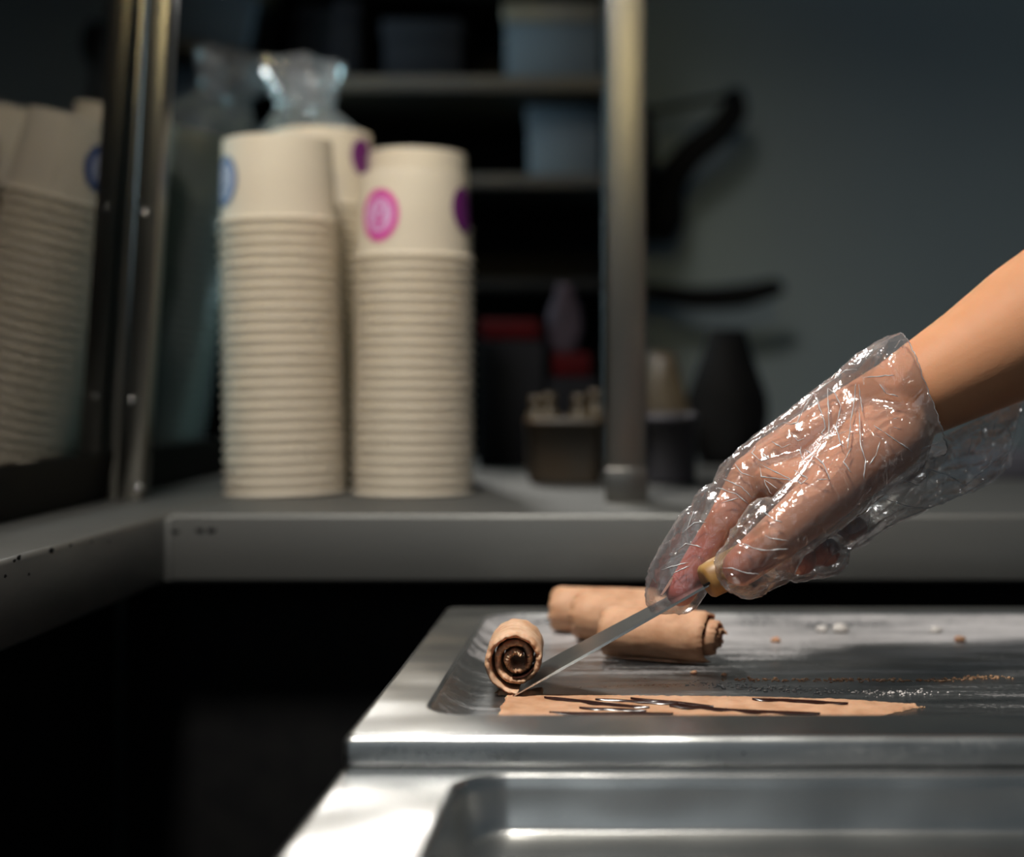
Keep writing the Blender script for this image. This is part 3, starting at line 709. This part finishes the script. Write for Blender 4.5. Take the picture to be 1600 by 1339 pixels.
# scraped residue ridges and crumbs (nobody could count them)
def blob(bm, c, r, rnd):
    vs = bmesh.ops.create_icosphere(bm, subdivisions=1, radius=r)['verts']
    sx, sy, sz = rnd.uniform(.7, 1.6), rnd.uniform(.7, 1.2), rnd.uniform(.5, .9)
    for v in vs:
        k = 1 + rnd.uniform(-.25, .25); v.co = Vector((c.x + v.co.x * sx * k, c.y + v.co.y * sy * k, c.z + max(-0.3 * r, v.co.z * sz * k)))
rnd = random.Random(5)
def residue(name, label, pts, m, count, spread, rmin, rmax):
    bm = bmesh.new()
    for i in range(count):
        t = rnd.random() * (len(pts) - 1); k = int(t); a, b = FP(*pts[k]), FP(*pts[min(k + 1, len(pts) - 1)])
        c = a.lerp(b, t - k); r = rnd.uniform(rmin, rmax) * (0.4 + rnd.random() * 0.6)
        c.x += rnd.gauss(0, spread * 2); c.y += rnd.gauss(0, spread); c.z = ZF + r * 0.3
        blob(bm, c, r, rnd)
    return tag(link(name, bm, M[m]), label, 'crumbs', kind='stuff')
residue('scraped_residue', 'line of tan scraped ice cream crumbs behind the sheet', [(1130, 1062), (1300, 1063), (1450, 1064), (1560, 1058)], 'icecream', 420, 0.0022, 0.0003, 0.0013)
residue('frost_residue', 'pale frost crumbs scraped along the pan middle', [(1090, 1068), (1250, 1080), (1450, 1084)], 'frostbit', 300, 0.004, 0.0003, 0.0012)
residue('sheet_edge_crumbs', 'tan crumbs fraying off the sheet far edge', [(810, 1088), (1000, 1091), (1250, 1094), (1400, 1102), (1440, 1106)], 'icecream', 260, 0.0010, 0.0003, 0.0010)
residue('wall_frost', 'white frost specks by the end-on roll', [(745, 1035), (765, 1065)], 'frostbit', 160, 0.004, 0.0002, 0.0006)
def crumb(px, py, r, m, label):
    c = FP(px, py); bm = bmesh.new(); vs = bmesh.ops.create_icosphere(bm, subdivisions=2, radius=r)['verts']
    for v in vs:
        k = 1 + 0.35 * noise.noise(v.co * (1.3 / r) + Vector((px, py, 0))); v.co = Vector((v.co.x * 1.25 * k, v.co.y * k, max(-r * 0.45, v.co.z * 0.8 * k)))
    bmesh.ops.translate(bm, verts=bm.verts, vec=(c.x, c.y, ZF + r * 0.45))
    tag(link('crumb', bm, M[m]), label, 'crumb', 'loose crumbs on the pan')
crumb(1500, 1003, 0.0032, 'icecream', 'brown crumb lying alone at the far right of the pan')
crumb(1312, 988, 0.0046, 'frostbit', 'largest pale frost crumb at the back of the pan')
crumb(1284, 987, 0.0034, 'frostbit', 'small pale frost crumb just left of the largest one')
crumb(1462, 988, 0.0034, 'frostbit', 'pale frost crumb at the back near the right')
crumb(1212, 1003, 0.0026, 'icecream', 'flat tan crumb right of the finished rolls')
crumb(1084, 1053, 0.0017, 'icecream', 'tiny tan crumb under the nearest finished roll end')
crumb(1131, 1056, 0.0014, 'icecream', 'tiny tan crumb right of the nearest finished roll')

# ------------------------------------------------------------------ scraper
H0 = P(1101, 911, 0.752); H1 = P(1352, 772, 0.780)
sc = tag(empty('scraper', P(806, 1084, 0.77)), 'flat steel scraper with a round bamboo handle held in the gloved hand', 'scraper')
hd = (H1 - H0).normalized()
pts = []; rs = []
for t, r in ((0, 0.0066), (0.006, 0.0084), (0.02, 0.0094), (0.08, 0.0098), (0.3, 0.0096), (0.7, 0.0094), (0.95, 0.0088), (1.0, 0.006)):
    pts.append(H0.lerp(H1, t)); rs.append(r)
hb = tube(pts, rs, 24)
handle = child(link('handle', hb, M['wood']), sc)
# blade: from the slot in the handle to the cutting edge on the pan floor
bt = FP(803, 1086); bt.z = ZF + 0.0012
bm = bmesh.new(); rows = []
tipc = Vector((bt.x, 0.772, ZF + 0.0012)); endc = H0 + hd * 0.022
nb = 20
for i in range(nb + 1):
    t = i / nb; c = tipc.lerp(endc, t); c.z += 0.0 * math.sin(PI * t)
    hw = 0.0275 + (0.0125 - 0.0275) * min(1, t / 0.92) ** 1.1
    if t > 0.93: hw = 0.0088 + (0.0125 - 0.0088) * (1 - t) / 0.07
    th = 0.0002 + 0.0005 * min(1, t * 5)
    d_ = (endc - tipc).normalized(); nrm = Vector((-d_.z, 0, d_.x))
    rows.append([bm.verts.new(c + Vector((0, s * hw, 0)) + nrm * th * q) for s, q in ((-1, -1), (-1, 1), (1, 1), (1, -1))])
for a, b in zip(rows, rows[1:]):
    for k in range(4): bm.faces.new((a[k], a[(k + 1) % 4], b[(k + 1) % 4], b[k]))
bm.faces.new(rows[0]); bm.faces.new(rows[-1][::-1]); bmesh.ops.recalc_face_normals(bm, faces=bm.faces)
child(link('blade', bm, M['blade'], smooth=False), sc)
slot = tube([H0 + hd * -0.0012 + Vector((0.0, -0.0076, 0.0)), H0 + hd * 0.028 + Vector((0, -0.0096, 0))], 0.0007, 6)
so = child(link('slot', slot, M['blackplastic']), sc)

# ------------------------------------------------------------------ hand, forearm and glove
def hull(bm, balls, sub=3):
    if max(r for c, r in balls) > 0.025: sub = 4
    t = bmesh.new()
    for c, r in balls:
        bmesh.ops.create_icosphere(t, subdivisions=sub, radius=r, matrix=Matrix.Translation(c))
    res = bmesh.ops.convex_hull(t, input=t.verts)
    bmesh.ops.delete(t, geom=list({v for v in res['geom_interior'] if isinstance(v, bmesh.types.BMVert)}), context='VERTS')
    me = bpy.data.meshes.new('tmp'); t.to_mesh(me); t.free(); bm.from_mesh(me); bpy.data.meshes.remove(me)
def chain(bm, pts, grow=0.0):
    for (a, ra), (b, rb) in zip(pts, pts[1:]): hull(bm, [(a, ra + grow), (b, rb + grow)])
def solidify_mesh(bm, voxel, smooth_it, factor=0.5):
    me = bpy.data.meshes.new('tmp'); bm.to_mesh(me); bm.free()
    o = bpy.data.objects.new('tmp', me); COL.objects.link(o)
    r = o.modifiers.new('r', 'REMESH'); r.mode = 'VOXEL'; r.voxel_size = voxel; r.adaptivity = 0
    s = o.modifiers.new('s', 'SMOOTH'); s.iterations = smooth_it; s.factor = factor
    dg = bpy.context.evaluated_depsgraph_get(); dg.update()
    out = bpy.data.meshes.new_from_object(o.evaluated_get(dg))
    bpy.data.objects.remove(o); bpy.data.meshes.remove(me)
    return out
Bl = lambda px, py, d, r: (P(px, py, d), r)
INDEX = [Bl(1176, 745, .790, .0128), Bl(1136, 812, .778, .0104), Bl(1096, 873, .775, .0092), Bl(1064, 924, .771, .0084)]
THUMB = [Bl(1392, 688, .772, .0180), Bl(1292, 772, .748, .0150), Bl(1212, 842, .737, .0122), Bl(1158, 886, .737, .0100)]
MIDDLE = [Bl(1208, 716, .800, .0130), Bl(1186, 800, .806, .0105), Bl(1212, 864, .795, .0095), Bl(1252, 874, .776, .0086)]
RING = [Bl(1244, 702, .818, .0125), Bl(1228, 792, .832, .0100), Bl(1254, 858, .818, .0092), Bl(1290, 862, .795, .0084)]
PINKY = [Bl(1284, 694, .835, .0115), Bl(1284, 776, .850, .0088), Bl(1308, 828, .836, .0080), Bl(1336, 826, .815, .0074)]
WR = [Bl(1418, 618, .792, .0235), Bl(1424, 622, .812, .0235)]
def hand_volume(g=0.0, arm=True):
    bm = bmesh.new()
    for f in (INDEX, MIDDLE, RING, PINKY): chain(bm, f, g)
    chain(bm, THUMB, g)
    for f in (INDEX, MIDDLE, RING, PINKY): hull(bm, [(f[0][0], f[0][1] + g)] + [(c, r + g) for c, r in WR])
    for a, b in ((INDEX, MIDDLE), (MIDDLE, RING), (RING, PINKY)):
        hull(bm, [(a[0][0], a[0][1] * .95 + g), (b[0][0], b[0][1] * .95 + g), (WR[0][0], WR[0][1] * .95 + g), (WR[1][0], WR[1][1] * .95 + g)])
    # thenar, web and heel of the palm
    hull(bm, [(THUMB[0][0], THUMB[0][1] + g), (THUMB[1][0], THUMB[1][1] + g), (WR[0][0], 0.018 + g), (P(1270, 735, .785), 0.012 + g)])
    hull(bm, [(P(1215, 765, .775), 0.0085 + g), (INDEX[0][0], 0.010 + g), (THUMB[1][0], 0.011 + g), (P(1270, 720, .79), 0.012 + g)])
    hull(bm, [(P(1398, 706, .815), 0.019 + g), (PINKY[0][0], 0.011 + g), (P(1330, 745, .822), 0.012 + g), (WR[1][0], 0.018 + g)])
    if arm:
        hull(bm, [(c, r + g) for c, r in WR] + [(P(1448, 604, .790), 0.0262 + g), (P(1452, 606, .815), 0.0262 + g)])
        hull(bm, [(P(1448, 604, .790), 0.0262 + g), (P(1452, 606, .815), 0.0262 + g), (P(1530, 558, .795), 0.0310 + g), (P(1534, 560, .818), 0.0310 + g)])
        hull(bm, [(P(1530, 558, .795), 0.0310 + g), (P(1534, 560, .818), 0.0310 + g), (P(1618, 506, .805), 0.0378 + g), (P(1622, 508, .826), 0.0378 + g)])
        hull(bm, [(P(1618, 506, .805), 0.0378 + g), (P(1622, 508, .826), 0.0378 + g), (P(1760, 420, .830), 0.044 + g), (P(1765, 420, .85), 0.044 + g)])
        hull(bm, [(P(1760, 420, .830), 0.044 + g), (P(1765, 420, .85), 0.044 + g), (P(1960, 310, .90), 0.043 + g)])
        hull(bm, [(P(1960, 310, .90), 0.043 + g), (P(2060, 60, .98), 0.050 + g)])
    return bm
hm = solidify_mesh(hand_volume(), 0.0011, 12)
co_ = np.empty(len(hm.vertices) * 3); hm.vertices.foreach_get('co', co_); co_ = co_.reshape(-1, 3)
fl = np.zeros(len(co_))
for c, R_, s in [(INDEX[3][0], .034, 1.0), (INDEX[2][0], .028, .9), (INDEX[1][0], .02, .55), (THUMB[3][0], .022, .65), (THUMB[1][0], .014, .5), (MIDDLE[3][0], .02, .8), (RING[3][0], .02, .7), (PINKY[3][0], .02, .6), (MIDDLE[1][0], .016, .5)]:
    dd = np.linalg.norm(co_ - np.array(c), axis=1); fl = np.maximum(fl, s * np.clip(1.25 - dd / R_, 0, 1))
fl = np.maximum(fl, 0.18 * np.clip((0.165 - co_[:, 0]) / 0.02, 0, 1))
at = hm.attributes.new('flush', 'FLOAT', 'POINT'); at.data.foreach_set('value', fl.astype(np.float32))
hm.name = 'person'; hm.materials.clear()
person = link('person', hm, M['skin'])
tag(person, 'bare forearm and right hand in a clear plastic glove, gripping the scraper', 'person')

# nails on the index finger and the thumb
def nail(f, name, up, wdt, ln):
    tip, b = f[-1][0], f[-2][0]; d_ = (tip - b).normalized(); up = (up - d_ * up.dot(d_)).normalized(); s = d_.cross(up)
    bm = bmesh.new(); g = []
    for i in range(7):
        u = -1 + 2 * i / 6; row = []
        for j in range(7):
            v = -1 + 2 * j / 6; x = u * wdt * math.sqrt(max(0.05, 1 - 0.35 * v * v))
            row.append(bm.verts.new(tip + s * x + d_ * (v * ln + 0.002) + up * (f[-1][1] * 1.0 - x * x * 55)))
        g.append(row)
    for i in range(6):
        for j in range(6): bm.faces.new((g[i][j], g[i + 1][j], g[i + 1][j + 1], g[i][j + 1]))
    bmesh.ops.recalc_face_normals(bm, faces=bm.faces)
    link(name, bm, M['nail'], person)
nail(INDEX, 'fingernail', Vector((-0.8, 0.1, 0.5)), 0.0052, 0.0058)

# glove
def crinkle(p, amp, cell, seed=0.0, wid=0.06, ax=Vector((-0.62, 0.1, -0.60)).normalized()):
    """sharp creases along cell borders, each facet tilted a little its own way (stretched across the hand)"""
    p = p - ax * p.dot(ax) * 0.35
    q = Vector((p.x / cell + seed, p.y / cell, p.z / cell))
    q = q + 0.25 * Vector((noise.noise(q * 1.7), noise.noise(q * 1.7 + Vector((9, 0, 0))), noise.noise(q * 1.7 + Vector((0, 9, 0)))))
    d, pts_ = noise.voronoi(q)
    e = d[1] - d[0]
    n_ = noise.noise(q * 0.9 + Vector((11, 3, 7)))
    c0 = Vector(pts_[0]); r_ = noise.random_unit_vector
    tv = Vector((noise.noise(c0 * 5.3), noise.noise(c0 * 4.1 + Vector((3, 1, 2))), noise.noise(c0 * 6.7 + Vector((7, 5, 1)))))
    fac = max(-0.6, min(0.6, (q - c0).dot(tv))) * min(1, e / 0.2)
    return amp * (math.exp(-e / wid) * max(0, 0.45 + 1.3 * n_) + 1.1 * fac)
bm = hand_volume(0.0034, arm=False)
BG = lambda *a: hull(bm, [Bl(*x) for x in a])
BG((1118, 792, .782, .0125), (1096, 835, .779, .0120), (1128, 815, .777, .0135))
BG((1088, 822, .779, .0110), (1050, 890, .774, .0112), (1096, 873, .775, .0120))
BG((1050, 890, .774, .0112), (1034, 932, .771, .0082), (1064, 924, .771, .0112), (1040, 940, .770, .0062))
BG((1148, 742, .793, .0090), (1136, 775, .785, .0095), (1176, 745, .790, .0160))
BG((1152, 884, .734, .0112), (1170, 906, .736, .0094), (1215, 884, .742, .0094), (1222, 838, .737, .0145), (1195, 812, .742, .0110))
BG((1240, 872, .772, .0115), (1292, 868, .790, .0115), (1260, 850, .775, .0130))
BG((1405, 566, .792, .0130), (1340, 604, .792, .0130), (1405, 600, .785, .0262), (1405, 566, .822, .0130), (1300, 650, .80, .0130))
BG((1340, 604, .792, .0130), (1280, 648, .795, .0118), (1240, 674, .805, .0105), (1320, 660, .80, .022), (1176, 728, .793, .0120))
BG((1412, 574, .784, .0180), (1416, 574, .826, .0180), (1452, 570, .784, .0220), (1452, 570, .828, .0220), (1432, 655, .780, .0225), (1440, 655, .828, .0225), (1480, 640, .782, .0225), (1480, 640, .828, .0225))
gm = solidify_mesh(bm, 0.00095, 5)
bm = bmesh.new(); bm.from_mesh(gm)
CP = P(1407, 528, .79); CN = Vector((165, 0, 58)).normalized()
bmesh.ops.delete(bm, geom=[v for v in bm.verts if (v.co - CP).dot(CN) > 0.0015 * noise.noise(v.co * 60)], context='VERTS')
bm.normal_update()
nrm = [v.normal.copy() for v in bm.verts]
for v, n_ in zip(bm.verts, nrm):
    p = v.co
    k = crinkle(p, 0.0012, 0.022, 0.0, 0.045) + crinkle(p, 0.0007, 0.0085, 5.0, 0.08) + crinkle(p, 0.00028, 0.0042, 9.0, 0.15)
    v.co = p + n_ * (max(-0.0012, k) + 0.0004)
from mathutils.bvhtree import BVHTree
GB = BVHTree.FromBMesh(bm)
rim = [v.co.copy() for v in bm.verts if v.is_boundary]
rc = sum(rim, Vector()) / len(rim)
ru_ = CN.cross(Vector((0, 1, 0))).normalized(); rv_ = CN.cross(ru_)
rim.sort(key=lambda p: math.atan2((p - rc).dot(rv_), (p - rc).dot(ru_)))
rim = rim[::3] + [rim[0]]
glove = link('glove', bm, M['glove'], person); glove['label'] = 'clear crinkled disposable plastic glove'
bpy.data.meshes.remove(gm)
link('cuff_edge', tube(rim, 0.00035, 5), M['seam'], glove)
# hanging palm-side cuff: a doubled sheet below the wrist
near = [(1285, 838, .772), (1335, 802, .772), (1400, 742, .775), (1462, 694, .785), (1530, 652, .822), (1590, 622, .832), (1604, 618, .835)]
low = [(1300, 872, .795), (1345, 852, .80), (1400, 818, .80), (1452, 796, .80), (1505, 774, .805), (1560, 744, .815), (1572, 735, .818)]
far = [(1300, 830, .835), (1340, 790, .84), (1400, 730, .845), (1462, 690, .85), (1530, 655, .86), (1590, 628, .865), (1602, 622, .865)]
nN = catmull([P(*p) for p in near], 12); nL = catmull([P(*p) for p in low], 12); nFar = catmull([P(*p) for p in far], 12)
bm = bmesh.new(); g = []
NR = 44
for a, l, f in zip(nN, nL, nFar):
    row = []
    for j in range(NR + 1):
        t = j / NR
        if t <= 0.5:
            u = t * 2; p = a.lerp(l, u); p += Vector((0, -0.010 * math.sin(PI * u), 0))
        else:
            u = t * 2 - 1; p = l.lerp(f, u); p += Vector((0, 0.006 * math.sin(PI * u), 0))
        row.append(bm.verts.new(p))
    g.append(row)
for a, b in zip(g, g[1:]):
    for j in range(NR): bm.faces.new((a[j], a[j + 1], b[j + 1], b[j]))
bmesh.ops.subdivide_edges(bm, edges=bm.edges[:], cuts=2, use_grid_fill=True)
bm.normal_update()
nrm = [v.normal.copy() for v in bm.verts]
for v, n_ in zip(bm.verts, nrm):
    p = v.co; v.co = p + n_ * (crinkle(p, 0.0026, 0.030, 2.0) + crinkle(p, 0.0008, 0.011, 8.0))
link('glove_cuff', bm, M['glove'], glove)
# welded seam along the thumb side and the rolled cuff edge
link('glove_seam', tube(catmull([P(1286, 838, .762), P(1335, 795, .758), (P(1385, 740, .758)), P(1430, 706, .762), P(1465, 692, .770)], 10), 0.00028, 6), M['seam'], glove)
# thin tubes along the glove folds, their bright glints put in as white colour
EYE = Vector((0, 0, CZ))
def crease_glint(pts, r, tree):
    out = []
    for (x0, y0), (x1, y1) in zip(pts, pts[1:]):
        n_ = max(2, int(math.hypot(x1 - x0, y1 - y0) / 4))
        for k in range(n_):
            t = k / n_; x = x0 + (x1 - x0) * t; y = y0 + (y1 - y0) * t
            x += 1.2 * noise.noise((x * 0.15, y * 0.15, 1)); y += 1.2 * noise.noise((x * 0.15, y * 0.15, 8))
            h = tree.ray_cast(EYE, (P(x, y, 1.0) - EYE).normalized())
            if h[0] is None: continue
            nn = h[1] if h[1].y < 0 else -h[1]
            out.append(h[0] + nn * 0.00025)
    good = out[:1]
    for p in out[1:]:
        if (p - good[-1]).length < 0.006: good.append(p)
    if len(good) < 3: return
    rs = [max(0.00008, r * (0.55 + 0.8 * noise.noise((i * 0.35, pts[0][0], 3))) * min(1, (i + 1) / 3, (len(good) - i) / 3)) for i in range(len(good))]
    link('crease_glint', tube(good, rs, 5), M['crease_glint'], glove)
CR = [[(1339, 577), (1322, 579), (1272, 615)], [(1272, 615), (1279, 632), (1283, 643), (1289, 661), (1290, 670), (1284, 677), (1295, 686)],
      [(1295, 686), (1295, 643), (1293, 607), (1304, 614), (1314, 634), (1307, 666), (1313, 693), (1324, 704)], [(1324, 704), (1329, 665), (1334, 634), (1338, 596)],
      [(1272, 615), (1257, 637), (1246, 661), (1234, 663), (1219, 660)], [(1181, 699), (1175, 708), (1190, 721), (1202, 717), (1181, 699)],
      [(1187, 725), (1239, 751), (1190, 745), (1187, 725)], [(1194, 749), (1212, 762), (1270, 792)], [(1194, 749), (1203, 769), (1239, 792)],
      [(1252, 697), (1250, 706), (1261, 737)], [(1258, 702), (1286, 724), (1297, 750), (1272, 749)], [(1148, 725), (1160, 740), (1181, 746)],
      [(1343, 639), (1344, 693), (1352, 720), (1349, 755)], [(1365, 665), (1396, 686), (1429, 708)], [(1195, 836), (1205, 842), (1236, 845)],
      [(1127, 887), (1144, 888), (1167, 896), (1190, 896)], [(1162, 850), (1177, 857), (1194, 860), (1210, 859), (1236, 857)], [(1192, 799), (1210, 813), (1226, 817)],
      [(1033, 890), (1059, 883), (1082, 877)], [(1052, 896), (1069, 888), (1082, 882)], [(1060, 859), (1072, 849), (1102, 857)], [(1065, 834), (1085, 817), (1108, 816)],
      [(1128, 786), (1159, 777)], [(1072, 831), (1085, 797)], [(1343, 600), (1345, 625), (1349, 648)], [(1346, 590), (1375, 588), (1402, 586)], [(1375, 600), (1385, 615), (1408, 620)],
      [(1120, 762), (1150, 772), (1172, 790)], [(1130, 748), (1160, 762), (1178, 782)], [(1206, 690), (1222, 700), (1240, 692)], [(1237, 676), (1247, 690), (1262, 682)], [(1330, 700), (1318, 722), (1332, 742)],
      [(1275, 685), (1296, 698), (1310, 715), (1322, 712)], [(1375, 690), (1368, 712), (1356, 730)], [(1395, 655), (1410, 652)], [(1396, 668), (1412, 672)], [(1240, 735), (1262, 748), (1252, 757), (1242, 745)]]
for q, pts_ in enumerate(CR): crease_glint(pts_, 0.00055, GB)
cb = bmesh.new(); cb.from_mesh(glove.children[[c.name.split('.')[0] for c in glove.children].index('glove_cuff')].data); CB_ = BVHTree.FromBMesh(cb); cb.free()
for pts_ in ([(1345, 850), (1400, 814), (1450, 794), (1505, 772), (1556, 742)], [(1556, 742), (1580, 700), (1592, 650)], [(1533, 664), (1538, 695)], [(1518, 686), (1512, 715)], [(1555, 660), (1548, 690)], [(1570, 655), (1586, 702)],
             [(1440, 730), (1480, 742), (1515, 762)], [(1380, 778), (1420, 792), (1452, 794)], [(1450, 735), (1446, 765)], [(1360, 800), (1356, 830), (1372, 836)], [(1500, 765), (1560, 715), (1580, 700)], [(1390, 760), (1410, 750), (1440, 760)]):
    crease_glint(pts_, 0.00035, CB_)
